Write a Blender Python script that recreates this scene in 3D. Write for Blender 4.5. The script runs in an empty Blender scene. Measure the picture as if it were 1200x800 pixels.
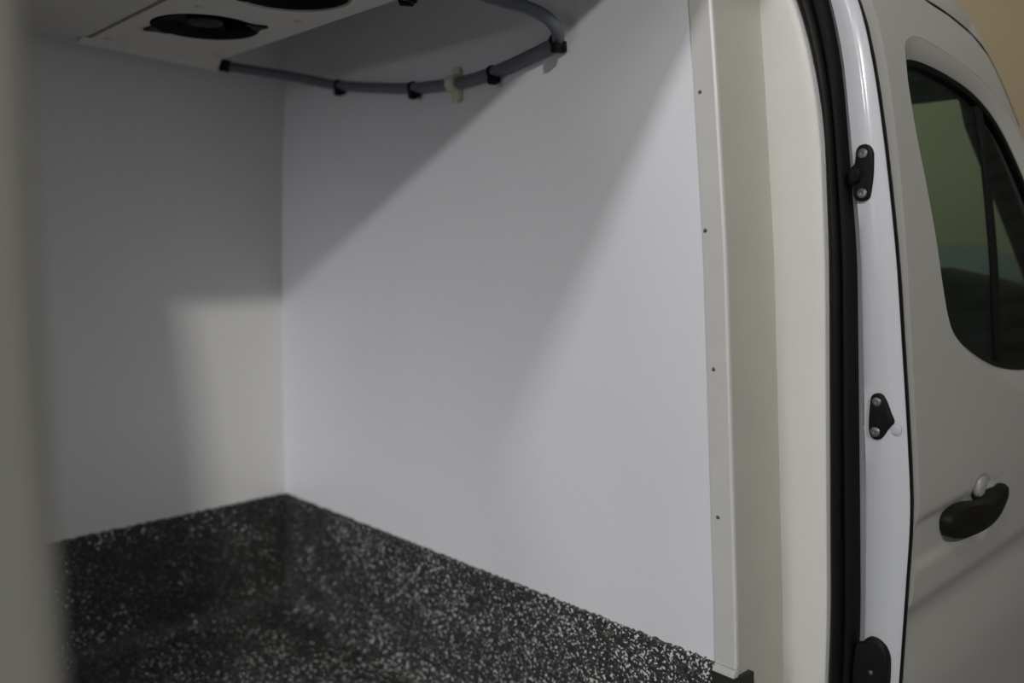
import bpy, bmesh, math, random
from mathutils import Vector, Matrix
from mathutils.geometry import delaunay_2d_cdt
random.seed(7)
sc = bpy.context.scene
COL = sc.collection

# ------------------------------------------------------------------ camera
# x = towards the cab of the van, y = across the van, z = up (metres)
cam_d = bpy.data.cameras.new('camera')
cam = bpy.data.objects.new('camera', cam_d)
COL.objects.link(cam)
cam_d.sensor_width = 36.0
cam_d.lens = 36.0 * 1030.0 / 1200.0
cam_d.clip_start = 0.02
cam.location = (0, 0, 1.65)
YAW, PITCH = math.radians(46.2), math.atan(108 / 1030.0)
fw = Vector((math.cos(YAW) * math.cos(PITCH), math.sin(YAW) * math.cos(PITCH), -math.sin(PITCH)))
cam.rotation_euler = fw.to_track_quat('-Z', 'Y').to_euler()
cam_d.dof.use_dof = True
cam_d.dof.focus_distance = 1.5
cam_d.dof.aperture_fstop = 1.5
sc.camera = cam

# ------------------------------------------------------------------ light
vs = sc.view_settings
vs.view_transform = 'Standard'
vs.look = 'None'
vs.gamma = 1.0
vs.exposure = 0.0
vs.use_curve_mapping = False
world = bpy.data.worlds.new('hall_ambience')
sc.world = world
world.use_nodes = True
bg = world.node_tree.nodes['Background']
bg.inputs[0].default_value = (1.0, 0.99, 0.96, 1)
bg.inputs[1].default_value = 0.145


def area_lamp(name, loc, target, size_x, size_y, power, col=(1, 1, 1), spread=180):
    d = bpy.data.lights.new(name, 'AREA')
    d.shape = 'RECTANGLE'
    d.size, d.size_y, d.energy, d.color = size_x, size_y, power, col
    d.spread = math.radians(spread)
    o = bpy.data.objects.new(name, d)
    COL.objects.link(o)
    o.location = loc
    o.rotation_euler = (Vector(target) - Vector(loc)).to_track_quat('-Z', 'Y').to_euler()
    return o


# ceiling lamps of the hall, all outside the frame; the rear doors of the van stand open
area_lamp('hall_lamp', (-1.93, -3.55, 4.41), (1.2, 1.6, 1.3), 0.30, 0.14, 112, (1.0, 0.985, 0.94))
area_lamp('hall_lamp', (-1.85, -0.50, 4.38), (1.25, 0.90, 2.05), 0.30, 0.12, 1.75, (1.0, 0.98, 0.97), 32)
area_lamp('hall_lamp', (-5.6, -1.3, 4.38), (1.3, 0.8, 1.4), 1.2, 0.5, 38, (0.99, 0.98, 0.97))
area_lamp('gate_daylight', (-7.2, 1.2, 2.92), (1.25, 1.4, 1.5), 2.6, 1.45, 186, (0.98, 0.985, 1.0))
area_lamp('hall_lamp', (6.0, 4.6, 4.6), (8.0, 2.6, 2.2), 1.2, 0.3, 15, (1.0, 0.95, 0.84))

# ------------------------------------------------------------------ materials


def principled(name, col, rough=0.5, metal=0.0, coat=0.0, spec=0.5):
    m = bpy.data.materials.new(name)
    m.use_nodes = True
    b = m.node_tree.nodes['Principled BSDF']
    b.inputs['Base Color'].default_value = (*col, 1)
    b.inputs['Roughness'].default_value = rough
    b.inputs['Metallic'].default_value = metal
    b.inputs['Coat Weight'].default_value = coat
    b.inputs['Coat Roughness'].default_value = 0.05
    b.inputs['Specular IOR Level'].default_value = spec
    return m


def vary(m, scale, amount, bump=0.0, detail=4.0, bump_dist=0.002):
    """fine procedural grain: small change of colour and relief on an existing material"""
    nt = m.node_tree
    b = nt.nodes['Principled BSDF']
    base = b.inputs['Base Color'].default_value[:]
    tc = nt.nodes.new('ShaderNodeTexCoord')
    n = nt.nodes.new('ShaderNodeTexNoise')
    n.inputs['Scale'].default_value = scale
    n.inputs['Detail'].default_value = detail
    r = nt.nodes.new('ShaderNodeValToRGB')
    r.color_ramp.elements[0].position = 0.3
    r.color_ramp.elements[1].position = 0.7
    r.color_ramp.elements[0].color = (*[c * (1 - amount) for c in base[:3]], 1)
    r.color_ramp.elements[1].color = (*[min(1, c * (1 + amount)) for c in base[:3]], 1)
    nt.links.new(tc.outputs['Object'], n.inputs['Vector'])
    nt.links.new(n.outputs['Fac'], r.inputs['Fac'])
    nt.links.new(r.outputs['Color'], b.inputs['Base Color'])
    if bump:
        bp = nt.nodes.new('ShaderNodeBump')
        bp.inputs['Strength'].default_value = bump
        bp.inputs['Distance'].default_value = bump_dist
        nt.links.new(n.outputs['Fac'], bp.inputs['Height'])
        nt.links.new(bp.outputs['Normal'], b.inputs['Normal'])
    return m


M = {}
M['panel'] = vary(principled('white_wall_panel', (0.825, 0.822, 0.865), 0.32), 3.0, 0.012)
M['panel_far'] = vary(principled('white_side_panel', (0.82, 0.82, 0.815), 0.42), 3.0, 0.012)
M['trim'] = vary(principled('white_coated_trim', (0.62, 0.617, 0.605), 0.4), 20, 0.02)
M['beige'] = vary(principled('beige_lining', (0.455, 0.445, 0.395), 0.55), 12, 0.025, 0.05)
M['cream'] = vary(principled('cream_lining', (0.70, 0.685, 0.66), 0.5), 12, 0.02, 0.05)
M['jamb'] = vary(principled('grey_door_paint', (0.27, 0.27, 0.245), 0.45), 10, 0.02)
M['paint'] = vary(principled('white_pillar_paint', (0.60, 0.61, 0.655), 0.22, coat=0.8), 6, 0.01)
M['skin'] = vary(principled('shaded_white_paint', (0.43, 0.426, 0.405), 0.35, coat=0.25), 6, 0.01)  # same white as the pillar, darkened: the door's shade is put into the colour
M['rubber'] = vary(principled('black_rubber', (0.004, 0.004, 0.004), 0.5, spec=0.22), 60, 0.2, 0.1)
M['plastic'] = vary(principled('black_plastic', (0.006, 0.006, 0.006), 0.55, spec=0.22), 80, 0.2, 0.15)
M['cab'] = vary(principled('dark_cab_plastic', (0.022, 0.022, 0.021), 0.6), 90, 0.2, 0.2)
M['cab_lining'] = vary(principled('grey_roof_lining', (0.48, 0.48, 0.45), 0.9), 120, 0.1, 0.2)
M['fabric'] = vary(principled('dark_seat_fabric', (0.03, 0.03, 0.033), 0.9), 200, 0.3, 0.4)
M['hose'] = vary(principled('grey_hose', (0.135, 0.150, 0.180), 0.42), 30, 0.06)
M['unit'] = vary(principled('unit_plastic', (0.63, 0.62, 0.59), 0.5), 40, 0.02, 0.05)
M['unit_cover'] = vary(principled('unit_cover_plastic', (0.56, 0.55, 0.53), 0.5), 40, 0.02, 0.05)
M['fitting'] = vary(principled('cream_fitting', (0.60, 0.60, 0.50), 0.5), 60, 0.05)
M['screw'] = vary(principled('dull_screw_steel', (0.30, 0.30, 0.30), 0.35, 0.9), 300, 0.1)
M['rivet'] = vary(principled('dark_rivet', (0.16, 0.16, 0.16), 0.4, 0.6), 300, 0.1)
M['bracket'] = vary(principled('dark_bracket', (0.022, 0.022, 0.019), 0.5), 60, 0.15)
M['sealant'] = vary(principled('white_sealant', (0.56, 0.56, 0.52), 0.5), 80, 0.03, 0.2)
M['hall_wall'] = vary(principled('hall_wall_plaster', (0.49, 0.40, 0.25), 0.85), 0.6, 0.06)
M['ground'] = vary(principled('hall_concrete', (0.20, 0.20, 0.19), 0.6), 2.0, 0.15, 0.2)
M['blocker'] = vary(principled('blocker_dark', (0.12, 0.11, 0.095), 0.6), 5, 0.1)
M['hidden'] = principled('body_steel', (0.3, 0.3, 0.3), 0.6)

# tinted glass
g = bpy.data.materials.new('green_tinted_glass')
g.use_nodes = True
nt = g.node_tree
nt.nodes.clear()
out = nt.nodes.new('ShaderNodeOutputMaterial')
mx = nt.nodes.new('ShaderNodeMixShader')
tr = nt.nodes.new('ShaderNodeBsdfTransparent')
gl = nt.nodes.new('ShaderNodeBsdfGlossy')
fr = nt.nodes.new('ShaderNodeMath')
tr.inputs[0].default_value = (0.63, 0.79, 0.74, 1)
gl.inputs['Roughness'].default_value = 0.02
lw = nt.nodes.new('ShaderNodeLayerWeight')
lw.inputs['Blend'].default_value = 0.5
pw = nt.nodes.new('ShaderNodeMath')
pw.operation = 'POWER'
pw.inputs[1].default_value = 5.0
nt.links.new(lw.outputs['Facing'], pw.inputs[0])
fr.operation = 'MULTIPLY_ADD'
fr.inputs[1].default_value = 0.6
fr.inputs[2].default_value = 0.05
nt.links.new(pw.outputs[0], fr.inputs[0])
nt.links.new(fr.outputs[0], mx.inputs[0])
nt.links.new(tr.outputs[0], mx.inputs[1])
nt.links.new(gl.outputs[0], mx.inputs[2])
nt.links.new(mx.outputs[0], out.inputs[0])
M['glass'] = g


def flake_material(name):
    m = bpy.data.materials.new(name)
    m.use_nodes = True
    nt = m.node_tree
    b = nt.nodes['Principled BSDF']
    tc = nt.nodes.new('ShaderNodeTexCoord')
    vo = nt.nodes.new('ShaderNodeTexVoronoi')
    vo.inputs['Scale'].default_value = 255
    vo.inputs['Randomness'].default_value = 1.0
    no = nt.nodes.new('ShaderNodeTexNoise')
    no.inputs['Scale'].default_value = 160
    no.inputs['Detail'].default_value = 2
    mxv = nt.nodes.new('ShaderNodeVectorMath')
    mxv.operation = 'MULTIPLY_ADD'
    mxv.inputs[1].default_value = (0.006, 0.006, 0.006)
    nt.links.new(no.outputs['Color'], mxv.inputs[0])
    nt.links.new(tc.outputs['Object'], mxv.inputs[2])
    nt.links.new(mxv.outputs[0], vo.inputs['Vector'])
    nt.links.new(tc.outputs['Object'], no.inputs['Vector'])
    sep = nt.nodes.new('ShaderNodeSeparateColor')
    nt.links.new(vo.outputs['Color'], sep.inputs[0])
    r = nt.nodes.new('ShaderNodeValToRGB')
    r.color_ramp.interpolation = 'CONSTANT'
    e = r.color_ramp.elements
    e[0].position, e[0].color = 0.0, (0.017, 0.018, 0.0175, 1)
    e[1].position, e[1].color = 0.34, (0.038, 0.040, 0.039, 1)
    for p, c in ((0.64, 0.06), (0.79, 0.19), (0.88, 0.74)):
        n = e.new(p)
        n.color = (c, c * 1.0, c * 0.98, 1)
    big = nt.nodes.new('ShaderNodeTexNoise')
    big.inputs['Scale'].default_value = 9.0
    big.inputs['Detail'].default_value = 3.0
    nt.links.new(tc.outputs['Object'], big.inputs['Vector'])
    ad = nt.nodes.new('ShaderNodeMath')
    ad.operation = 'MULTIPLY_ADD'
    ad.inputs[1].default_value = 0.30
    nt.links.new(big.outputs['Fac'], ad.inputs[0])
    nt.links.new(sep.outputs[0], ad.inputs[2])
    sb = nt.nodes.new('ShaderNodeMath')
    sb.operation = 'SUBTRACT'
    sb.inputs[1].default_value = 0.005
    nt.links.new(ad.outputs[0], sb.inputs[0])
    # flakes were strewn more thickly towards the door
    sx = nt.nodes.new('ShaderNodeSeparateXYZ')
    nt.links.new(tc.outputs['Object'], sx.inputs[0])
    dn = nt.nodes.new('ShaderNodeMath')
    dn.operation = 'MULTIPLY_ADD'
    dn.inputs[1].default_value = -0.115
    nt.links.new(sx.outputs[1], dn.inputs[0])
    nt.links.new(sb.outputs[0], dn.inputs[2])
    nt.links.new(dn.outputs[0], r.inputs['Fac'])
    nt.links.new(r.outputs['Color'], b.inputs['Base Color'])
    b.inputs['Roughness'].default_value = 0.5
    bp = nt.nodes.new('ShaderNodeBump')
    bp.inputs['Strength'].default_value = 0.6
    bp.inputs['Distance'].default_value = 0.002
    nt.links.new(sep.outputs[1], bp.inputs['Height'])
    nt.links.new(bp.outputs['Normal'], b.inputs['Normal'])
    return m


M['flake'] = flake_material('grey_flake_floor')

# ------------------------------------------------------------------ helpers


def link(name, verts, faces, mat, parent=None, smooth=False, loc=None):
    me = bpy.data.meshes.new(name)
    me.from_pydata([tuple(v) for v in verts], [], faces)
    bm = bmesh.new()
    bm.from_mesh(me)
    bmesh.ops.remove_doubles(bm, verts=bm.verts, dist=1e-6)
    bmesh.ops.recalc_face_normals(bm, faces=bm.faces)
    bm.to_mesh(me)
    bm.free()
    return link_mesh(name, me, mat, parent, smooth)


def link_mesh(name, me, mat, parent=None, smooth=False):
    me.materials.append(M[mat])
    o = bpy.data.objects.new(name, me)
    COL.objects.link(o)
    if smooth:
        for p in me.polygons:
            p.use_smooth = True
        try:
            me.set_sharp_from_angle(angle=math.radians(40))
        except Exception:
            pass
    if parent:
        o.parent = parent
    return o


def empty(name):
    o = bpy.data.objects.new(name, None)
    COL.objects.link(o)
    o.empty_display_size = 0.1
    return o


def tag(o, label, cat, group=None):
    o['label'] = label
    o['category'] = cat
    if group:
        o['group'] = group
    return o


def structure(o, label, cat):
    o['kind'] = 'structure'
    return tag(o, label, cat)


def lerp_tab(tab, z):
    if z <= tab[0][0]:
        return tab[0][1]
    for (a, b), (c, d) in zip(tab, tab[1:]):
        if z <= c:
            return b + (d - b) * (z - a) / (c - a)
    return tab[-1][1]


def smooth_tab(tab, z):
    """monotone looking smooth interpolation of a table"""
    h = 0.05
    return (lerp_tab(tab, z - h) + 2 * lerp_tab(tab, z - h / 2) + 2 * lerp_tab(tab, z) + 2 * lerp_tab(tab, z + h / 2) + lerp_tab(tab, z + h)) / 8


def loft(rows, close_section=True, caps=True):
    """rows = list of sections with equal point counts"""
    n = len(rows[0])
    verts = [v for r in rows for v in r]
    faces = []
    for i in range(len(rows) - 1):
        for k in range(n if close_section else n - 1):
            a, b = i * n + k, i * n + (k + 1) % n
            faces.append((a, b, b + n, a + n))
    if caps and close_section:
        faces.append(tuple(range(n)))
        faces.append(tuple((len(rows) - 1) * n + k for k in range(n)))
    return verts, faces


def box(name, lo, hi, mat, parent=None, bevel=0.0, seg=2):
    bm = bmesh.new()
    bmesh.ops.create_cube(bm, size=1.0)
    for v in bm.verts:
        v.co = Vector([lo[i] + (v.co[i] + 0.5) * (hi[i] - lo[i]) for i in range(3)])
    if bevel:
        bmesh.ops.bevel(bm, geom=bm.edges[:], offset=bevel, segments=seg, profile=0.5, affect='EDGES')
    me = bpy.data.meshes.new(name)
    bm.to_mesh(me)
    bm.free()
    return link_mesh(name, me, mat, parent, bool(bevel))


def catmull(pts, n=10):
    out = []
    P = [Vector(p) for p in pts]
    P = [P[0] * 2 - P[1]] + P + [P[-1] * 2 - P[-2]]
    for i in range(1, len(P) - 2):
        a, b, c, d = P[i - 1], P[i], P[i + 1], P[i + 2]
        for k in range(n):
            t = k / n
            out.append(0.5 * ((2 * b) + (c - a) * t + (2 * a - 5 * b + 4 * c - d) * t * t + (3 * b - a - 3 * c + d) * t ** 3))
    out.append(P[-2])
    return out


def tube(name, path, r, mat, parent=None, sides=14):
    rows = []
    prev = None
    for i, p in enumerate(path):
        t = (path[min(i + 1, len(path) - 1)] - path[max(i - 1, 0)]).normalized()
        if prev is None:
            prev = t.orthogonal().normalized()
        u = (prev - t * prev.dot(t)).normalized()
        prev = u
        w = t.cross(u)
        rr = r(i / (len(path) - 1)) if callable(r) else r
        rows.append([p + (u * math.cos(k * math.tau / sides) + w * math.sin(k * math.tau / sides)) * rr for k in range(sides)])
    v, f = loft(rows)
    return link(name, v, f, mat, parent, True)


def disc_stack(name, center, axis, rings, mat, parent=None, sides=24):
    """turned part: rings = [(radius, distance along axis)]"""
    ax = Vector(axis).normalized()
    u = ax.orthogonal().normalized()
    w = ax.cross(u)
    c = Vector(center)
    rows = [[c + ax * h + (u * math.cos(k * math.tau / sides) + w * math.sin(k * math.tau / sides)) * r for k in range(sides)] for r, h in rings]
    v, f = loft(rows)
    return link(name, v, f, mat, parent, True)


def inside(p, poly):
    x, y = p
    c = False
    n = len(poly)
    for i in range(n):
        x1, y1 = poly[i]
        x2, y2 = poly[i - 1]
        if (y1 > y) != (y2 > y) and x < (x2 - x1) * (y - y1) / (y2 - y1) + x1:
            c = not c
    return c


def resample(poly, step, closed=True):
    out = []
    n = len(poly)
    for i in range(n if closed else n - 1):
        a, b = Vector(poly[i]), Vector(poly[(i + 1) % n])
        m = max(1, int(math.ceil((b - a).length / step)))
        for k in range(m):
            out.append(tuple(a + (b - a) * (k / m)))
    if not closed:
        out.append(tuple(poly[-1]))
    return out


def rounded(poly, n=3):
    """Chaikin corner cutting, closed"""
    for _ in range(n):
        q = []
        for i in range(len(poly)):
            a, b = Vector(poly[i]), Vector(poly[(i + 1) % len(poly)])
            q += [tuple(a * 0.75 + b * 0.25), tuple(a * 0.25 + b * 0.75)]
        poly = q
    return poly


def sheet(outer, holes, sx, sy, fn, thick):
    """plate cut to an outline with holes; fn(u, v, side) -> 3D point, side 0 = visible face, 1 = back. Returns verts, faces"""
    pts, edges = [], []
    for loop in [outer] + holes:
        s = len(pts)
        pts += [Vector(p) for p in loop]
        edges += [(s + i, s + (i + 1) % len(loop)) for i in range(len(loop))]
    us = [p[0] for p in outer]
    vsn = [p[1] for p in outer]
    y = min(vsn) + sy / 2
    while y < max(vsn):
        x = min(us) + sx / 2
        while x < max(us):
            if inside((x, y), outer) and not any(inside((x, y), h) for h in holes):
                pts.append(Vector((x, y)))
            x += sx
        y += sy
    V, E_, F, *_ = delaunay_2d_cdt(pts, edges, [], 0, 1e-6)
    faces = []
    for f in F:
        c = sum((V[i] for i in f), Vector((0, 0))) / len(f)
        if inside(c, outer) and not any(inside(c, h) for h in holes):
            faces.append(tuple(f))
    n = len(V)
    verts = [fn(v[0], v[1], 0) for v in V] + [fn(v[0], v[1], 1) for v in V]
    cnt = {}
    for f in faces:
        for i in range(len(f)):
            a, b = f[i], f[(i + 1) % len(f)]
            cnt.setdefault((min(a, b), max(a, b)), []).append((a, b))
    allf = list(faces) + [tuple(i + n for i in reversed(f)) for f in faces]
    for k, l in cnt.items():
        if len(l) == 1:
            a, b = l[0]
            allf.append((b, a, a + n, b + n))
    return verts, allf


def ring_strip(la, lb):
    n = len(la)
    return list(la) + list(lb), [(i, (i + 1) % n, n + (i + 1) % n, n + i) for i in range(n)]


def cells(lo, hi, step):
    n = max(1, int(round((hi - lo) / step)))
    return [lo + (hi - lo) * i / n for i in range(n + 1)]


# ------------------------------------------------------------------ measures of the place
XB = 1.247            # bulkhead face
FLOOR = 0.633         # load floor above the ground
SKIRT = 0.950         # top of the speckled upstand
CEIL = 2.42
FAR = [(0.4, 2.246), (1.3, 2.246), (1.49, 2.240), (1.8, 2.222), (2.1, 2.192), (2.5, 2.150)]
EDGE = [(0.5, 0.735), (0.95, 0.757), (1.04, 0.761), (1.64, 0.798), (1.94, 0.826), (2.05, 0.838), (2.5, 0.885)]
SIDE = [(0.3, 0.66), (0.6, 0.585), (0.9, 0.551), (1.02, 0.551), (1.045, 0.553), (1.075, 0.545), (1.234, 0.544), (1.37, 0.557), (1.64, 0.586),
        (1.80, 0.610), (1.934, 0.634), (2.04, 0.661), (2.15, 0.71), (2.25, 0.775), (2.32, 0.85), (2.5, 1.05)]
SIDE_S = [(a, b) for a, b in SIDE if a not in (1.02, 1.045, 1.075)] 


def side(z):
    return smooth_tab(SIDE_S, z)


# ------------------------------------------------------------------ hall
structure(box('ground', (-9, -9, -0.1), (9, 9, 0.0), 'ground'), 'grey concrete floor of the hall under the van', 'floor')
structure(box('wall_hall', (8.0, -9, 0.0), (8.2, 9, 6.0), 'hall_wall'), 'dull yellow hall wall behind the van roof', 'wall')

blocker = structure(box('reflection_blocker', (7.96, -6.0, 0.0), (7.995, -0.2, 4.6), 'blocker'), 'unseen dark gate in the yellow hall wall', 'blocker')  # unseen slatted panel, added to darken what the cab window reflects
for k in range(23):
    box('blocker_slat', (7.93, -5.95, 0.02 + k * 0.2), (7.965, -0.25, 0.19 + k * 0.2), 'blocker', blocker, 0.01)

# ------------------------------------------------------------------ load space
# far side wall, leaning in towards the roof
rows = []
for z in cells(0.55, CEIL, 0.08):
    y = smooth_tab(FAR, z)
    rows.append([(-2.3, y, z), (XB + 0.05, y, z), (XB + 0.05, y + 0.05, z), (-2.3, y + 0.05, z)])
v, f = loft(rows)
structure(link('wall_left', v, f, 'panel_far', None, True), 'smooth white side wall of the load space facing the door opening', 'wall')

# bulkhead
rows = []
for z in cells(0.55, CEIL, 0.08):
    e = smooth_tab(EDGE, z)
    rows.append([(XB, 2.30, z), (XB, e + 0.001, z), (XB + 0.05, e + 0.001, z), (XB + 0.05, 2.30, z)])
v, f = loft(rows)
structure(link('wall_right', v, f, 'panel', None, True), 'broad white bulkhead panel crossed by a diagonal shadow', 'wall')

structure(box('ceiling', (-2.3, 0.72, CEIL), (XB + 0.05, 2.25, CEIL + 0.05), 'panel_far'), 'white ceiling panel of the load space above the cooling unit', 'ceiling')
structure(box('floor', (-2.3, 0.60, 0.55), (XB + 0.05, 2.26, FLOOR), 'flake'), 'dark grey load floor coated with pale flakes', 'floor')


def skirt(name, along, a0, a1, label):
    """coved, speckled upstand; along = 'x' (on the far wall) or 'y' (on the bulkhead)"""
    t = 0.009
    rows = []
    for a in cells(a0, a1, 0.006):
        j = random.uniform(-0.0022, 0.0022)
        j2 = random.uniform(-0.0012, 0.0012)
        prof = [(0.0, SKIRT + j), (t + j2, SKIRT + j - 0.001), (t, SKIRT - 0.012), (t, FLOOR + 0.05)]
        for k in range(1, 6):
            an = math.pi / 2 * k / 5
            prof.append((t + 0.05 * (1 - math.cos(an)), FLOOR + 0.05 * (1 - math.sin(an)) + 0.0005))
        prof.append((0.0, FLOOR + 0.0005))
        sec = []
        for d, z in prof:
            if along == 'x':
                sec.append((a, lerp_tab(FAR, z) - d, z))
            else:
                sec.append((XB - d, a, z))
        rows.append(sec)
    v, f = loft(rows)
    return structure(link(name, v, f, 'flake', None, True), label, 'skirting')


skirt('baseboard_left', 'x', -2.29, XB, 'speckled dark upstand along the foot of the far side wall')
skirt('baseboard_right', 'y', 0.795, 2.244, 'speckled dark upstand along the foot of the bulkhead')

# edge trim with rivets
rows = []
for z in cells(0.953, CEIL - 0.01, 0.06):
    e = smooth_tab(EDGE, z)
    w = 0.040
    rows.append([(XB + 0.001, e + w, z), (XB - 0.003, e + w - 0.001, z), (XB - 0.004, e + 0.001, z), (XB - 0.001, e - 0.002, z), (XB + 0.005, e - 0.002, z), (XB + 0.005, e + 0.001, z), (XB + 0.001, e + 0.001, z)])
v, f = loft(rows)
trim = structure(link('trim_1', v, f, 'trim', None, True), 'pale flat edge strip with small rivets beside the bulkhead', 'trim')
for z in (1.203, 1.452, 1.681, 1.906, 2.13):
    y = smooth_tab(EDGE, z) + {1.203: 0.026, 1.452: 0.026, 1.681: 0.033, 1.906: 0.028, 2.13: 0.028}[z]
    rv = disc_stack('rivet', (XB - 0.0035, y, z), (-1, 0, 0), [(0.0034, 0), (0.0034, 0.0008), (0.0026, 0.0016), (0.0012, 0.0018)], 'rivet', trim, 12)

# bracket where the upstand ends: dark folded cap, white sealant bead on top
cap = [(XB - 0.001, 0.796), (XB - 0.013, 0.796), (XB - 0.014, 0.752), (XB + 0.035, 0.744), (XB + 0.035, 0.755), (XB - 0.001, 0.758)]
v, f = loft([[(x, y + smooth_tab(EDGE, z) - smooth_tab(EDGE, 0.938), z) for x, y in cap] for z in (0.45, 0.55, 0.70, 0.938)])
br = structure(link('trim_2', v, f, 'bracket'), 'dark folded end cap at the bottom of the pale edge strip', 'trim')
bead = [(XB - 0.001, 0.797), (XB - 0.012, 0.7955), (XB - 0.0128, 0.7535), (XB - 0.001, 0.7525)]
v, f = loft([[(x, y, z) for x, y in bead] for z in (0.938, 0.9415)] + [[(XB - 0.001 + (x - XB + 0.001) * 0.45, y, 0.9490) for x, y in bead]])
link('sealant_bead', v, f, 'sealant', br, True)

# beige reveal (faces out of the van) and cream pillar lining (faces the opening)
X1 = 1.395
CREAM_OUT = [(0.5, 0.662), (1.03, 0.664), (1.64, 0.691), (1.85, 0.707), (1.95, 0.726), (2.06, 0.760), (2.2, 0.83), (2.5, 1.0)]
rows = []
for z in cells(0.45, CEIL, 0.05):
    e = smooth_tab(EDGE, z)
    rows.append([(XB + 0.004, e - 0.001, z), (X1 - 0.004, e - 0.004, z), (X1 + 0.01, e - 0.004, z), (X1 + 0.01, e + 0.012, z), (XB + 0.010, e + 0.012, z)])
v, f = loft(rows)
structure(link('trim_3', v, f, 'beige', None, True), 'beige vertical reveal strip between edge strip and cream pillar lining', 'trim')
rows = []
for z in cells(0.45, 2.30, 0.04):
    a = smooth_tab(EDGE, z) - 0.003
    b = min(smooth_tab(CREAM_OUT, z), a - 0.02)
    r = 0.014
    w = a - b
    rows.append([(X1 + 0.02, a, z), (X1 - 0.001, a, z), (X1 - 0.0045, a - 0.18 * w, z), (X1 - 0.007, a - 0.40 * w, z), (X1 - 0.0055, b + 0.3 * w, z), (X1 - 0.002, b + 0.13 * w, z),
                 (X1 + 0.004, b + 0.04 * w, z), (X1 + 0.014, b, z), (X1 + 0.02, b, z)])
v, f = loft(rows)
structure(link('trim_4', v, f, 'cream', None, True), 'cream vertical pillar lining beside the black door seal', 'trim')

# ------------------------------------------------------------------ the van
van = empty('van')
van.location = (0, 0, 0)
tag(van, 'white panel van with open side door, glazed cab door at the right', 'van')

# header over the side opening, outer skin and rear part of the side
rows = []
for x in (-2.35, XB + 0.3):
    rows.append([(x, 0.715, 2.27), (x, 0.90, 2.27), (x, 0.90, CEIL), (x, 1.0, CEIL + 0.06), (x, 0.86, 2.36), (x, 0.77, 2.31)])
v, f = loft(rows)
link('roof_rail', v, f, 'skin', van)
rows = []
for x in (-2.45, -0.5, 1.0, 1.9):
    rows.append([(x, 0.86, 2.36), (x, 1.0, 2.49), (x, 1.2, 2.55), (x, 1.55, 2.57), (x, 1.9, 2.55), (x, 2.1, 2.49), (x, 2.27, 2.36), (x, 2.2, 2.36), (x, 1.55, 2.53), (x, 0.95, 2.40)])
v, f = loft(rows)
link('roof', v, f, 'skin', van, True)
box('added_rear_header', (-2.40, 0.72, 2.20), (-2.32, 2.24, 2.45), 'skin', van, 0.01)  # unseen, added to cut the rear light gradually up the bulkhead
# rear part of the near side (behind the opened sliding door)
rows = []
for z in cells(0.35, 2.27, 0.1):
    y = side(z)
    rows.append([(-2.45, y, z), (0.11, y, z), (0.12, y + 0.01, z), (0.12, y + 0.18, z), (-2.45, y + 0.18, z)])
v, f = loft(rows)
link('rear_side_panel', v, f, 'skin', van, True)
# sill under the opening
box('door_sill', (-2.45, 0.56, 0.30), (1.45, 0.80, 0.60), 'plastic', van, 0.01)
# far side outer skin
rows = []
for z in cells(0.3, 2.36, 0.15):
    y = 3.00 - side(z)
    rows.append([(-2.45, y, z), (2.3, y, z), (2.3, y - 0.02, z), (-2.45, y - 0.02, z)])
v, f = loft(rows)
link('far_side_panel', v, f, 'skin', van, True)

# opened sliding door: only its front edge reaches into the picture
rows = []
for z in cells(0.42, 2.34, 0.06):
    y = min(side(z), 0.80) - 0.125
    x = 0.28 * y + 0.004 - (z - 1.65) * 0.007
    rows.append([(-1.08, y, z), (x - 0.018, y, z), (x - 0.008, y + 0.002, z), (x - 0.002, y + 0.008, z), (x, y + 0.016, z), (x - 0.004, y + 0.030, z), (x - 0.05, y + 0.055, z), (-1.08, y + 0.055, z)])
v, f = loft(rows)
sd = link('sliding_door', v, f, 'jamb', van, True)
sd['label'] = 'edge of the opened sliding door at the left'

# door seal on the pillar flange
S_IN = [(0.4, 0.664), (1.03, 0.666), (1.64, 0.693), (1.85, 0.709), (1.95, 0.729), (2.06, 0.763), (2.15, 0.81), (2.3, 0.90)]
S_OUT = [(0.4, 0.618), (1.04, 0.620), (1.64, 0.651), (1.85, 0.676), (1.95, 0.689), (2.06, 0.716), (2.15, 0.75), (2.3, 0.83)]
rows = []
for z in cells(0.42, 2.27, 0.03):
    a, b = smooth_tab(S_IN, z), smooth_tab(S_OUT, z)
    w = a - b
    xs = X1
    sec = [(1.04, 0.020), (1.05, 0.008), (0.98, -0.004), (0.86, -0.011), (0.72, -0.013), (0.60, -0.009), (0.54, -0.003), (0.47, -0.005), (0.34, -0.010), (0.20, -0.009), (0.07, -0.002), (0.0, 0.008), (0.0, 0.020)]
    rows.append([(xs + d, b + t * w, z) for t, d in sec])
v, f = loft(rows)
link('door_seal', v, f, 'rubber', van, True)

# pillar between the opening and the cab door
P_IN = [(z, y + 0.004) for z, y in S_OUT]
rows = []
for z in cells(0.42, 2.27, 0.03):
    a = smooth_tab(P_IN, z)
    b = side(z) + 0.003
    w = a - b
    xs = X1 + 0.004
    # shallow pressed swellings of the sheet metal
    s1 = 0.0035 * math.exp(-((z - 1.83) / 0.10) ** 2) + 0.003 * math.exp(-((z - 1.36) / 0.06) ** 2)
    sec = [(1.0, 0.014), (0.93, 0.006), (0.86, 0.0035), (0.80, -0.0005), (0.76, -0.003 - s1), (0.55, -0.0045 - s1), (0.32, -0.0045 - s1), (0.20, -0.002 - s1 * 0.6), (0.12, 0.003), (0.04, 0.006), (0.0, 0.010), (0.03, 0.016), (0.25, 0.016), (1.0, 0.03)]
    rows.append([(xs + d, b + t * w, z) for t, d in sec])
v, f = loft(rows)
pil = link('pillar', v, f, 'paint', van, True)
pil['label'] = 'glossy white painted door pillar'
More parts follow.
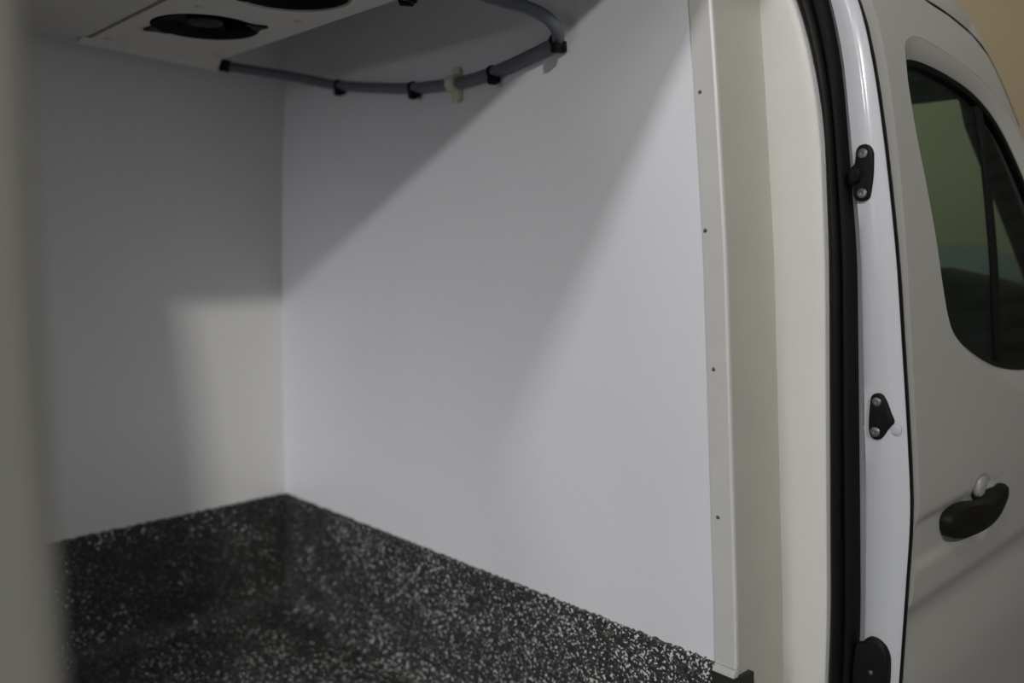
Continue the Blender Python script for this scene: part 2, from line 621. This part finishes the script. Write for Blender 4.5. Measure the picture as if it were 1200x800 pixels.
# weatherstrip deep in the gap behind the cab door
rows = []
for z in cells(0.42, 2.25, 0.06):
    b = side(z)
    rows.append([(X1 + 0.012, b + 0.006, z), (X1 + 0.020, b + 0.003, z), (X1 + 0.032, b + 0.004, z), (X1 + 0.037, b + 0.008, z), (X1 + 0.037, b + 0.05, z), (X1 + 0.012, b + 0.05, z)])
v, f = loft(rows)
link('gap_weatherstrip', v, f, 'rubber', van, True)


def plate(name, outline, x, depth, label, mat='plastic', top=None):
    """flat keeper screwed on the pillar: outline in (y, z); raised in -x with a softened edge"""
    cy = sum(p[0] for p in outline) / len(outline)
    cz = sum(p[1] for p in outline) / len(outline)
    def ring(s, d):
        return [(x - d, cy + (p[0] - cy) * s, cz + (p[1] - cz) * s) for p in outline]
    v, f = loft([ring(1.0, -0.006), ring(1.0, depth * 0.7), ring(0.95, depth * 0.93), ring(0.88, depth)])
    o = link(name, v, f, mat, van, True)
    o['label'] = label
    return o


XP = X1 - 0.001
k1 = plate('striker_plate', rounded([(0.6525, 1.816), (0.6262, 1.8165), (0.6233, 1.7737), (0.6247, 1.7444), (0.6285, 1.7262), (0.653, 1.7272), (0.6543, 1.7499), (0.6636, 1.7557), (0.6632, 1.7788), (0.652, 1.7864)], 2), XP, 0.007, 'upper black striker plate with two screws')
k2 = plate('striker_plate', rounded([(0.6124, 1.400), (0.6105, 1.4166), (0.5995, 1.4215), (0.5895, 1.417), (0.579, 1.3903), (0.5730, 1.3744), (0.5800, 1.3669), (0.5883, 1.3500), (0.5962, 1.3437), (0.6086, 1.3465), (0.6129, 1.3593)], 2), XP, 0.007, 'middle black striker plate with slanting side')
k3 = plate('striker_plate', rounded([(0.620, 0.9965), (0.6069, 1.0000), (0.600, 1.0129), (0.5868, 1.0162), (0.573, 1.0102), (0.5651, 0.9966), (0.5625, 0.975), (0.5636, 0.88), (0.57, 0.86), (0.61, 0.86), (0.620, 0.87)], 2), XP, 0.012, 'lower black lock plate cut by the picture edge')


def torx(parent, y, z, x, r):
    o = disc_stack('screw', (x, y, z), (-1, 0, 0), [(r, -0.002), (r, 0.002), (r * 0.86, 0.0032), (r * 0.45, 0.0036), (r * 0.40, 0.0012), (r * 0.12, 0.0010)], 'screw', parent, 18)
    return o


torx(k1, 0.6403, 1.8016, XP - 0.006, 0.0080)
torx(k1, 0.6388, 1.7390, XP - 0.006, 0.0080)
torx(k2, 0.6004, 1.4065, XP - 0.006, 0.0075)
torx(k2, 0.6009, 1.3575, XP - 0.006, 0.0080)
torx(k3, 0.5880, 0.958, XP - 0.0115, 0.0040)
torx(k3, 0.5890, 0.925, XP - 0.0115, 0.0040)
# tongue of the upper striker and embossed dimples behind the middle one
v, f = loft([[(XP - 0.006 - d, 0.650 + 0.010 * math.cos(t) * s, 1.768 + 0.014 * math.sin(t) * s) for t in [k * math.tau / 14 for k in range(14)]] for d, s in ((0, 1.0), (0.006, 0.95), (0.009, 0.7))])
link('striker_tongue', v, f, 'plastic', k1, True)
for y, z, r in ((0.6150, 1.3600, 0.008), (0.5715, 1.3645, 0.009)):
    disc_stack('pressed_dimple', (X1 - 0.0012, y, z), (-1, 0, 0), [(r, -0.004), (r, -0.0002), (r * 0.85, 0.0003), (r * 0.3, 0.0004)], 'paint', pil, 18)

# ---- cab door
WIN_OUT = [(1.541, 1.965), (1.549, 2.000), (1.588, 2.018), (1.636, 2.025), (1.748, 2.015), (1.912, 1.990), (2.031, 1.944), (2.115, 1.880), (2.225, 1.765), (2.33, 1.645), (2.42, 1.52), (2.45, 1.41), (2.41, 1.345),
           (2.25, 1.335), (2.10, 1.338), (1.978, 1.351), (1.905, 1.382), (1.83, 1.410), (1.747, 1.438), (1.667, 1.472), (1.622, 1.500), (1.600, 1.53), (1.583, 1.594), (1.574, 1.653), (1.560, 1.732), (1.536, 1.839), (1.531, 1.924)]
WIN_IN = [(1.545, 1.950), (1.549, 1.965), (1.575, 1.978), (1.633, 1.985), (1.748, 1.981), (1.895, 1.962), (2.005, 1.919), (2.090, 1.853), (2.20, 1.738), (2.30, 1.622), (2.385, 1.505), (2.41, 1.430), (2.37, 1.393),
          (2.25, 1.390), (2.10, 1.394), (1.987, 1.403), (1.925, 1.412), (1.86, 1.423), (1.765, 1.452), (1.682, 1.486), (1.635, 1.511), (1.611, 1.545), (1.592, 1.598), (1.583, 1.655), (1.568, 1.732), (1.545, 1.839), (1.538, 1.915)]
APX = [(0.3, 2.6), (1.25, 2.72), (1.40, 2.60), (1.6, 2.40), (1.8, 2.225), (1.918, 2.130), (1.987, 2.090), (2.065, 2.052), (2.12, 2.040), (2.2, 2.02), (2.5, 1.9)]
DOOR = [(1.4375, 0.42), (1.4375, 1.02), (1.431, 1.05), (1.434, 1.10), (1.437, 1.20), (1.4375, 1.35), (1.442, 1.60), (1.452, 1.80), (1.457, 1.95), (1.460, 2.05), (1.468, 2.095), (1.50, 2.113), (1.60, 2.116), (1.73, 2.112), (1.84, 2.102), (1.94, 2.080),
        (2.00, 2.045), (2.05, 1.975), (2.10, 1.905), (2.19, 1.80), (2.36, 1.61), (2.52, 1.42), (2.57, 1.25), (2.58, 0.9), (2.55, 0.42)]


def smoothstep(a, b, t):
    t = max(0.0, min(1.0, (t - a) / (b - a)))
    return t * t * (3 - 2 * t)


def door_y(x, z):
    y = side(z)
    # groove and waist step below it
    y += 0.0022 * math.exp(-((z - 1.212) / 0.0045) ** 2) * (1 - smoothstep(1.80, 1.90, x))
    # area under the handle line is set back, with an up-facing ledge near the rear edge
    y += 0.007 * smoothstep(1.212, 1.203, z) * smoothstep(1.124, 1.142, z) * (1 - smoothstep(1.62, 1.78, x))
    # wide crease: the waist overhangs the lower panel
    y += 0.018 * smoothstep(1.075, 1.030, z) * smoothstep(0.89, 1.030, z)
    # finger scoop around the handle
    d = ((x - 1.735) / 0.062) ** 2 + ((z - 1.172) / 0.062) ** 2
    y += 0.022 * max(0.0, 1 - d) ** 0.8
    return y


door = empty('front_door')
door.parent = van
outer = resample(DOOR, 0.03)
hole = rounded(WIN_OUT, 2)
pts_fn = lambda u, v_, s: (u, door_y(u, v_) + (0.0 if s == 0 else 0.022), v_)
# finer rows where the pressing is sharp
def door_sheet():
    zs = sorted(set([round(z, 4) for z in cells(0.44, 1.0, 0.05) + cells(1.0, 1.26, 0.0055) + cells(1.26, 2.1, 0.03)]))
    pts, edges = [], []
    for loop in (outer, hole):
        s = len(pts)
        pts += [Vector(p) for p in loop]
        edges += [(s + i, s + (i + 1) % len(loop)) for i in range(len(loop))]
    for i, z in enumerate(zs):
        st = 0.011 if 1.09 < z < 1.25 else (0.025 if 1.0 <= z <= 1.26 else 0.035)
        x = 1.446 + (i % 2) * st / 2
        while x < 2.56:
            if inside((x, z), outer) and not inside((x, z), hole):
                pts.append(Vector((x, z)))
            x += st if x < 2.05 else 0.05
    V, E_, F, *_ = delaunay_2d_cdt(pts, edges, [], 0, 1e-6)
    fs = []
    for f in F:
        c = sum((V[i] for i in f), Vector((0, 0))) / len(f)
        if inside(c, outer) and not inside(c, hole):
            fs.append(tuple(f))
    n = len(V)
    verts = [(v[0], door_y(v[0], v[1]), v[1]) for v in V] + [(v[0], door_y(v[0], v[1]) + 0.022, v[1]) for v in V]
    cnt = {}
    for f in fs:
        for i in range(len(f)):
            a, b = f[i], f[(i + 1) % len(f)]
            cnt.setdefault((min(a, b), max(a, b)), []).append((a, b))
    alls = list(fs) + [tuple(i + n for i in reversed(f)) for f in fs]
    for l in cnt.values():
        if len(l) == 1:
            a, b = l[0]
            alls.append((b, a, a + n, b + n))
    return verts, alls


v, f = door_sheet()
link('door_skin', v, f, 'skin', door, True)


def loop3(loop, off):
    return [(u, side(w) + off, w) for u, w in loop]


# matching loops for the window recess (same vertex counts, sampled by segment)
def pair_loops(a, b, n=4):
    la, lb = [], []
    m = len(a)
    for i in range(m):
        for k in range(n):
            t = k / n
            la.append(tuple(Vector(a[i]).lerp(Vector(a[(i + 1) % m]), t)))
            lb.append(tuple(Vector(b[i]).lerp(Vector(b[(i + 1) % m]), t)))
    return la, lb


la, lb = rounded(WIN_OUT, 2), rounded(WIN_IN, 2)
def mid(a, b, t):
    return [tuple(Vector(p).lerp(Vector(q), t)) for p, q in zip(a, b)]
r0, r1, r2, r3 = loop3(la, 0.0005), loop3(mid(la, lb, 0.35), 0.004), loop3(mid(la, lb, 0.8), 0.013), loop3(lb, 0.018)
n = len(r0)
verts = r0 + r1 + r2 + r3
faces = []
for j in range(3):
    for i in range(n):
        faces.append((j * n + i, j * n + (i + 1) % n, (j + 1) * n + (i + 1) % n, (j + 1) * n + i))
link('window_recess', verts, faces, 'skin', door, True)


def shrink(loop, d):
    """move a closed loop inwards by d"""
    out = []
    m = len(loop)
    area = sum(loop[i][0] * loop[(i + 1) % m][1] - loop[(i + 1) % m][0] * loop[i][1] for i in range(m))
    sg = 1 if area > 0 else -1
    for i in range(m):
        t = (Vector(loop[(i + 1) % m]) - Vector(loop[i - 1])).normalized()
        out.append((loop[i][0] - t.y * d * sg, loop[i][1] + t.x * d * sg))
    return out


wi = shrink(lb, 0.010)
ra, rb, rc, rd = loop3(lb, 0.016), loop3(wi, 0.019), loop3(wi, 0.045), loop3(lb, 0.045)
verts = ra + rb + rc + rd
faces = []
for j in range(4):
    for i in range(n):
        a, b = j * n, ((j + 1) % 4) * n
        faces.append((a + i, a + (i + 1) % n, b + (i + 1) % n, b + i))
link('window_rubber', verts, faces, 'rubber', door, True)
gp = shrink(lb, 0.006)
gv, gf = sheet([p for p in gp], [], 0.06, 0.06, lambda u, w, s: (u, side(w) + 0.026, w), 0.0)
gn = len(gv) // 2
gv, gf = gv[:gn], [q for q in gf if max(q) < gn]
link('door_glass', gv, gf, 'glass', door, True)
# division bar of the quarter light
rows = []
for z in cells(1.405, 1.955, 0.05):
    xc = 1.932 + (z - 1.8) * 0.045
    y = side(z)
    rows.append([(xc - 0.011, y + 0.020, z), (xc + 0.011, y + 0.020, z), (xc + 0.011, y + 0.030, z), (xc - 0.011, y + 0.030, z)])
v, f = loft(rows)
link('division_bar', v, f, 'rubber', door)
# inner door card
v, f = sheet(resample([(1.46, 0.5), (1.46, 1.30), (1.475, 1.9), (1.50, 2.08), (1.75, 2.075), (1.95, 2.04), (2.06, 1.93), (2.2, 1.77), (2.5, 1.42), (2.54, 0.5)], 0.05), [resample(shrink(WIN_IN, 0.006), 0.04)], 0.12, 0.12,
             lambda u, w, s: (u, side(w) + (0.034 if s == 0 else 0.048), w), 0.05)
link('inner_door_card', v, f, 'cab', door)

# handle: curved black grip, body coloured key boss above and pull flap below
hx = [(1.540, 1.200), (1.546, 1.166), (1.572, 1.152), (1.62, 1.143), (1.70, 1.139), (1.765, 1.145), (1.815, 1.163), (1.838, 1.190), (1.828, 1.204), (1.800, 1.205), (1.772, 1.196), (1.735, 1.190), (1.700, 1.192), (1.640, 1.204), (1.590, 1.208)]
hx = rounded(hx, 2)
cx = sum(p[0] for p in hx) / len(hx)
cz = sum(p[1] for p in hx) / len(hx)


def hring(s, off):
    r = []
    for u, w in hx:
        uu, ww = cx + (u - cx) * (1 - (1 - s) * 0.3), cz + (w - cz) * s
        arch = 0.009 * (1 - ((uu - cx) / 0.16) ** 2)
        r.append((uu, side(1.19) + 0.004 - off * (1.0) - max(0, arch) * (off > 0.002), ww))
    return r


v, f = loft([hring(0.8, -0.006), hring(1.0, 0.0), hring(1.0, 0.010), hring(0.86, 0.017), hring(0.55, 0.020)])
hd = link('door_handle', v, f, 'plastic', door, True)
hd['label'] = 'curved black pull handle'
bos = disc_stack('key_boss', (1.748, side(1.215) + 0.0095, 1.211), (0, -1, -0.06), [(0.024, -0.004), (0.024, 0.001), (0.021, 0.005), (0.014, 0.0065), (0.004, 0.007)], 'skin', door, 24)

# body around the cab door: roof side, front pillar, wing
rows = []
for z in cells(2.0, 2.36, 0.03):
    y = side(z)
    xe = smooth_tab(APX, z)
    x0 = 1.462
    rows.append([(x0 + (xe - x0) * k / 10, y + 0.001 + (0.02 if k == 10 else 0.006 if k == 9 else 0) + (0.012 if z < 2.11 else 0.0), z) for k in range(11)])
v, f = loft(rows, False, False)
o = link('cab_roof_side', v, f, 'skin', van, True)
o.modifiers.new('thickness', 'SOLIDIFY').thickness = 0.006
o.modifiers['thickness'].offset = 0
gp3 = catmull([(u, side(w + 0.004) + 0.004, w + 0.004) for u, w in ((1.462, 2.085), (1.476, 2.104), (1.50, 2.113), (1.60, 2.116), (1.73, 2.112), (1.84, 2.102), (1.94, 2.080), (2.00, 2.045), (2.05, 1.975), (2.10, 1.905))], 6)
tube('roof_gap_seal', gp3, 0.0045, 'rubber', van, 8)
# front pillar from roof to cowl
rows = []
for z in cells(1.25, 2.34, 0.05):
    xe = smooth_tab(APX, z)
    y = side(z)
    rows.append([(xe - 0.075, y + 0.016, z), (xe - 0.028, y + 0.006, z), (xe - 0.006, y + 0.012, z), (xe, y + 0.028, z), (xe - 0.004, y + 0.062, z), (xe - 0.020, y + 0.062, z), (xe - 0.022, y + 0.034, z), (xe - 0.075, y + 0.034, z)])
v, f = loft(rows)
link('front_pillar', v, f, 'skin', van, True)
rows = []
for z in cells(1.25, 2.25, 0.1):
    xe = smooth_tab(APX, z)
    y = 3.00 - side(z)
    rows.append([(xe - 0.14, y, z), (xe, y - 0.03, z), (xe - 0.02, y - 0.12, z), (xe - 0.14, y - 0.12, z)])
v, f = loft(rows)
link('front_pillar', v, f, 'cab', van, True)
# inner pillar trim
rows = []
for z in cells(1.30, 1.985, 0.06):
    xe = smooth_tab(APX, z)
    y = min(side(z), 0.636) - 0.004
    rows.append([(xe - 0.13, y + 0.036, z), (xe - 0.024, y + 0.036, z), (xe - 0.014, y + 0.066, z), (xe - 0.016, y + 0.117, z), (xe - 0.050, y + 0.102, z), (xe - 0.12, y + 0.065, z)])
v, f = loft(rows)
link('pillar_trim', v, f, 'cab', van, True)
# cab roof, lining, windscreen, dashboard, bulkhead back, seats
rows = []
for x, dz in ((1.42, 0.0), (1.75, 0.0), (1.95, -0.04), (2.05, -0.13), (2.07, -0.22)):
    yy = [0.80, 0.95, 1.2, 1.43, 1.66, 1.91, 2.06]
    zz = [2.27, 2.36, 2.42, 2.44, 2.42, 2.36, 2.27]
    rows.append([(x, a, b + dz) for a, b in zip(yy, zz)] + [(x, a, b + dz - 0.03) for a, b in reversed(list(zip(yy, zz)))])
v, f = loft(rows)
link('cab_roof', v, f, 'skin', van, True)
box('cab_lining', (1.42, 0.74, 2.015), (2.06, 2.12, 2.06), 'cab_lining', van, 0.012)
box('windscreen_header', (2.0, 0.70, 1.976), (2.075, 2.12, 2.05), 'cab_lining', van, 0.010)
box('cab_back_panel', (1.415, 0.68, 0.6), (1.435, 2.2, 2.05), 'cab', van)
rows = []
for z in cells(1.40, 2.03, 0.1):
    xe = smooth_tab(APX, z) - 0.02
    a, b = side(z) + 0.06, 3.00 - side(z) - 0.06
    rows.append([(xe + 0.10 * (1 - (2 * k / 12 - 1) ** 2), a + (b - a) * k / 12, z) for k in range(13)])
v, f = loft(rows, False, False)
o = link('windscreen', v, f, 'glass', van, True)
rows = []
for y in cells(0.66, 2.2, 0.11):
    t = (y - 0.66) / 1.54
    hump = 0.068 * math.exp(-((y - 0.90) / 0.20) ** 2)
    rows.append([(2.10, y, 1.15), (2.13, y, 1.42 + hump * 0.5), (2.20, y, 1.50 + hump), (2.32, y, 1.535 + hump), (2.46, y, 1.535 + hump), (2.62, y, 1.46), (2.75, y, 1.38), (2.75, y, 1.15)])
v, f = loft(rows)
link('dashboard', v, f, 'plastic', van, True)
for y0 in (0.74, 1.62):
    st = link(*(lambda r: ('cab_seat', r[0], r[1], 'fabric', van, True))(loft([[(x - 0.0, y0 + a * 0.46, z) for a, x, z in
        ((0.0, 1.50 + s * 0.10, 0.98 + s * 0.62), (0.12, 1.56 + s * 0.08, 0.98 + s * 0.62), (0.5, 1.57 + s * 0.08, 0.98 + s * 0.63), (0.88, 1.56 + s * 0.08, 0.98 + s * 0.62), (1.0, 1.50 + s * 0.10, 0.98 + s * 0.62), (0.88, 1.45 + s * 0.0, 0.98 + s * 0.62), (0.12, 1.45, 0.98 + s * 0.62))] for s in (0.0, 0.3, 0.6, 0.85, 1.0)])))
    box('seat_cushion', (1.50, y0, 0.86), (2.0, y0 + 0.46, 1.00), 'fabric', st, 0.04, 3)
# front wing and bonnet
rows = []
for x, zt in ((2.60, 1.27), (2.8, 1.22), (3.05, 1.16), (3.3, 1.02), (3.42, 0.85)):
    rows.append([(x, 0.60, 0.42), (x, 0.552, 0.7), (x, 0.56, zt - 0.14), (x, 0.64, zt - 0.03), (x, 1.43, zt + 0.05), (x, 2.22, zt - 0.03), (x, 2.30, zt - 0.14), (x, 2.30, 0.7), (x, 2.26, 0.42)])
v, f = loft(rows)
link('front_body', v, f, 'skin', van, True)
# wheels carry the van
for wx in (2.95, -1.45):
    for wy, s in ((0.60, -1), (2.26, 1)):
        w = disc_stack('wheel', (wx, wy, 0.335), (0, s, 0), [(0.20, -0.20), (0.33, -0.20), (0.335, -0.15), (0.335, -0.05), (0.32, 0.0), (0.215, 0.0), (0.20, -0.03), (0.05, -0.02)], 'rubber', van, 32)
box('underbody', (-2.4, 0.66, 0.28), (2.6, 2.2, 0.54), 'plastic', van)

# ------------------------------------------------------------------ cooling unit under the ceiling
unit = empty('evaporator_unit')
unit.location = (0.7, 1.68, 2.1)
unit_inv = Matrix.Translation(unit.location).inverted()
tag(unit, 'flat pale cooling unit with round black fans under the ceiling', 'cooling unit')
UZ, UX, UY0, UY1 = 2.100, 0.992, 1.300, 2.058
SEAM = 0.690


def keep(o):
    o.matrix_parent_inverse = unit_inv
    return o


def circ(c, r, n=40):
    return [(c[0] + r * math.cos(k * math.tau / n), c[1] + r * math.sin(k * math.tau / n)) for k in range(n)]


FANS = [(0.829, 1.768), (0.832, 1.434)]
v, f = sheet(resample([(SEAM + 0.003, UY0), (UX - 0.004, UY0), (UX, UY0 + 0.006), (UX, UY1), (SEAM + 0.003, UY1)], 0.05), [circ(c, 0.105) for c in FANS], 0.06, 0.06, lambda u, w, s: (u, w, UZ + (0 if s == 0 else 0.012)), 0.01)
keep(link('fan_panel', v, f, 'unit', unit))
o = keep(box('cover_panel', (0.43, UY0, UZ + 0.002), (SEAM - 0.003, UY1, UZ + 0.014), 'unit_cover', unit, 0.003))
keep(box('unit_housing', (0.44, UY0 + 0.005, UZ + 0.075), (UX - 0.004, UY1 - 0.005, CEIL - 0.002), 'unit_cover', unit, 0.006))
for nm, lo, hi in (('housing_side', (UX - 0.010, UY0, UZ + 0.012), (UX, UY1, UZ + 0.08)), ('housing_side', (0.43, UY0, UZ + 0.014), (0.44, UY1, UZ + 0.08)),
                   ('housing_front', (0.43, UY0, UZ + 0.013), (UX, UY0 + 0.008, UZ + 0.08)), ('housing_back', (-0.55, UY1 - 0.008, UZ + 0.013), (UX, UY1, UZ + 0.08))):
    keep(box(nm, lo, hi, 'unit', unit))
# tapering drip lip at the back edge
rows = []
for x in cells(0.675, UX - 0.004, 0.03):
    h = 0.004 + 0.019 * smoothstep(0.58, 1.0, x)
    w = 0.036
    rows.append([(x, UY1 - 0.030, UZ + 0.001), (x, UY1 - 0.022, UZ - h * 0.45), (x, UY1 - 0.008, UZ - h * 0.9), (x, UY1 + 0.004, UZ - h), (x, UY1 + 0.012, UZ - h * 0.8), (x, UY1 + 0.013, UZ + 0.001)])
v, f = loft(rows)
keep(link('drip_lip', v, f, 'unit', unit, True))
for q, c in enumerate(FANS):
    fan = keep(disc_stack('fan', (c[0], c[1], UZ), (0, 0, 1), [(0.1048, -0.001), (0.1048, 0.060), (0.098, 0.060), (0.098, 0.004), (0.101, -0.001)], 'plastic', unit, 40))
    # remove end caps of the shroud so the blades are open to view
    me = fan.data
    bm = bmesh.new(); bm.from_mesh(me)
    bmesh.ops.delete(bm, geom=[fc for fc in bm.faces if len(fc.verts) > 8], context='FACES')
    bm.to_mesh(me); bm.free()
    dirv = Vector((0.168, -0.189, 0)).normalized()
    tv = Vector((-dirv.y, dirv.x, 0))
    def sub(o):
        o.parent = fan
        return o
    for sgn in (1, -1):
        b = Vector((c[0], c[1], UZ - 0.002))
        pts = [b + dirv * sgn * 0.096 + tv * 0.034, b + dirv * sgn * 0.112 + tv * 0.014, b + dirv * sgn * 0.130 + tv * 0.004, b + dirv * sgn * 0.130 - tv * 0.004, b + dirv * sgn * 0.112 - tv * 0.014, b + dirv * sgn * 0.096 - tv * 0.034]
        vv, ff = loft([[p + Vector((0, 0, h)) for p in pts] for h in (-0.002, 0.004)])
        link('mounting_tab', vv, ff, 'plastic', fan)
    disc_stack('fan_hub', (c[0], c[1], UZ + 0.006), (0, 0, 1), [(0.030, 0.0), (0.036, 0.004), (0.036, 0.045), (0.02, 0.045)], 'rubber', fan, 24)
    for k in range(7):
        a = k * math.tau / 7 + q
        rws = []
        for rr in (0.034, 0.055, 0.075, 0.095):
            sw = a + (rr - 0.034) * 3.0
            rad, tan = Vector((math.cos(sw), math.sin(sw), 0)), Vector((-math.sin(sw), math.cos(sw), 0))
            w = 0.016 + rr * 0.22
            cc = Vector((c[0], c[1], UZ + 0.028)) + rad * rr
            rws.append([cc - tan * w - Vector((0, 0, 0.014)), cc + tan * w + Vector((0, 0, 0.014)), cc + tan * w + Vector((0, 0, 0.017)), cc - tan * w - Vector((0, 0, 0.011))])
        vv, ff = loft(rws)
        link('fan_blade', vv, ff, 'plastic', fan)
    vv, ff = loft([[(c[0] + 0.1 * math.cos(t), c[1] + 0.1 * math.sin(t), UZ + h) for t in [k * math.tau / 32 for k in range(32)]] for h in (0.056, 0.060)])
    link('fan_back_plate', vv, ff, 'plastic', fan)
# raised rim round the second fan
c = FANS[1]
rim = []
for k in range(48):
    t = k * math.tau / 48
    rim.append([(c[0] + r * math.cos(t), c[1] + r * math.sin(t), UZ - h) for r, h in ((0.107, -0.001), (0.108, 0.004), (0.124, 0.004), (0.129, -0.001))])
rim.append(rim[0])
v, f = loft(rim, False, False)
keep(link('fan_rim', v, f, 'unit', unit, True))
for x, y in ((0.753, 1.630), (0.942, 1.594), (0.965, 2.00), (0.72, 2.0)):
    keep(disc_stack('screw', (x, y, UZ), (0, 0, -1), [(0.009, -0.001), (0.009, 0.001), (0.006, 0.0025), (0.002, 0.0028)], 'unit_cover', unit, 16))
# corner block with dark bolts where the second pipe leaves the unit
cb = keep(box('corner_bracket', (0.985, 1.255, 2.108), (1.004, 1.345, 2.150), 'unit', unit, 0.004))
for y, l, dx in ((1.350, 0.030, 0.010), (1.318, 0.016, 0.004), (1.275, 0.018, 0.006)):
    b = tube('bracket_bolt', [Vector((0.998 + dx, y, 2.114)), Vector((1.000 + dx, y - 0.003, 2.100)), Vector((1.004 + dx, y - l, 2.0945))], 0.0055, 'plastic', cb, 10)

# ------------------------------------------------------------------ drain hose
hp = [(0.998, 2.060, 2.0925), (1.06, 2.022, 2.083), (1.150, 1.957, 2.068), (1.230, 1.9033, 2.0527), (1.232, 1.75, 2.0275), (1.232, 1.604, 2.0081), (1.232, 1.4539, 1.9993), (1.232, 1.342, 2.0047), (1.232, 1.2371, 2.0204), (1.228, 1.1640, 2.0352),
      (1.205, 1.1394, 2.050), (1.18, 1.1414, 2.0671), (1.145, 1.1543, 2.0796), (1.11, 1.1794, 2.0897), (1.07, 1.2100, 2.1031), (1.02, 1.2486, 2.118)]
path = catmull(hp, 10)
hose = tube('drain_hose', path, 0.0118, 'hose', None, 16)
tag(hose, 'grey drain hose looping from the cooling unit along the bulkhead', 'hose')


def tie(i, base=True):
    p = path[i]
    t = (path[min(i + 1, len(path) - 1)] - path[i - 1]).normalized()
    o = tube('hose_tie', [p + t * d for d in (-0.0035, -0.0033, 0.0033, 0.0035)], lambda u: 0.0118 if u in (0.0, 1.0) else 0.0145, 'plastic', hose, 20)
    if base:
        b = p + Vector((-0.006, -0.004, -0.0165)) + t * 0.004
        link('tie_head', *loft([[(b.x + x * s, b.y + y * s, b.z + h) for x, y in ((-0.008, -0.006), (0.008, -0.006), (0.008, 0.008), (-0.008, 0.008))] for s, h in ((0.8, -0.009), (1.0, -0.005), (1.0, 0.006), (0.8, 0.008))]), 'plastic', o, True)
        # anchor foot on the bulkhead
        m = Vector((1.2455, p.y, p.z - 0.010))
        if p.x > 1.20:
            box('anchor_foot', (1.236, m.y - 0.009, m.z - 0.010), (1.2468, m.y + 0.009, m.z + 0.010), 'plastic', o, 0.002)


for i in (30, 50, 70, 91):
    tie(i)
# dark cuff at the unit
p0, p1 = path[0], path[3]
tube('hose_cuff', [path[0] + (path[1] - path[0]) * t for t in (0.0, 2.0, 3.4)], 0.0145, 'plastic', hose, 18)
# cream saddle clamp
s = path[60]
t = (path[61] - path[59]).normalized()
sdl = tube('saddle_clamp', [s + t * d + Vector((0, 0.004, 0)) for d in (-0.016, -0.015, 0.008, 0.009)], lambda u: 0.0135 if u in (0.0, 1.0) else 0.0185, 'fitting', hose, 20)
box('clamp_foot', (1.232, s.y - 0.004, s.z - 0.038), (1.2468, s.y + 0.018, s.z + 0.034), 'fitting', sdl, 0.005, 3)
# second fitting near the unit
tube('pipe_nipple', [path[-1] + (path[-3] - path[-1]) * u for u in (0.6, 0.0)] + [Vector((1.008, 1.258, 2.122))], 0.015, 'fitting', hose, 18)

# ------------------------------------------------------------------ grey car parked ahead, seen through the windscreen
car = empty('parked_car')
car.location = (5.9, 2.3, 0)
tag(car, 'dull grey car parked in the hall, glimpsed through the cab windows', 'car')


def on_car(o):
    o.parent = car
    return o


def arc_section(x, w, zb, zt, roof):
    pts = []
    for k in range(13):
        t = math.pi * k / 12
        c, s_ = math.cos(t), math.sin(t)
        pts.append((x, w * (abs(c) ** 0.5) * (1 if c > 0 else -1), zb + (zt - zb) * s_ ** 0.5))
    return pts


v, f = loft([arc_section(x, w, 0.28, zt, 0) for x, w, zt in ((-1.05, 0.70, 0.70), (-1.0, 0.80, 0.95), (-0.6, 0.86, 1.02), (0.6, 0.87, 1.02), (1.0, 0.84, 0.92), (1.2, 0.72, 0.62))])
on_car(link('car_body', v, f, 'hidden', None, True))
v, f = loft([arc_section(x, w, 0.95, zt, 0) for x, w, zt in ((-0.95, 0.70, 1.06), (-0.80, 0.70, 1.52), (-0.45, 0.68, 1.66), (0.1, 0.68, 1.68), (0.45, 0.68, 1.60), (0.95, 0.70, 1.06))])
cabin = on_car(link('car_cabin', v, f, 'hidden', None, True))
for sg in (-1, 1):
    v, f = loft([[(x, sg * y, z) for x, z in ((-0.66, 1.10), (0.55, 1.10), (0.34, 1.45), (-0.5, 1.45))] for y in (0.60, 0.705)])
    link('car_side_window', v, f, 'plastic', cabin)
    for wx in (-0.72, 0.78):
        on_car(disc_stack('car_wheel', (wx, sg * 0.78, 0.315), (0, sg, 0), [(0.18, -0.12), (0.30, -0.12), (0.315, -0.08), (0.315, 0.06), (0.30, 0.09), (0.19, 0.09), (0.17, 0.07), (0.04, 0.075)], 'rubber', None, 28))
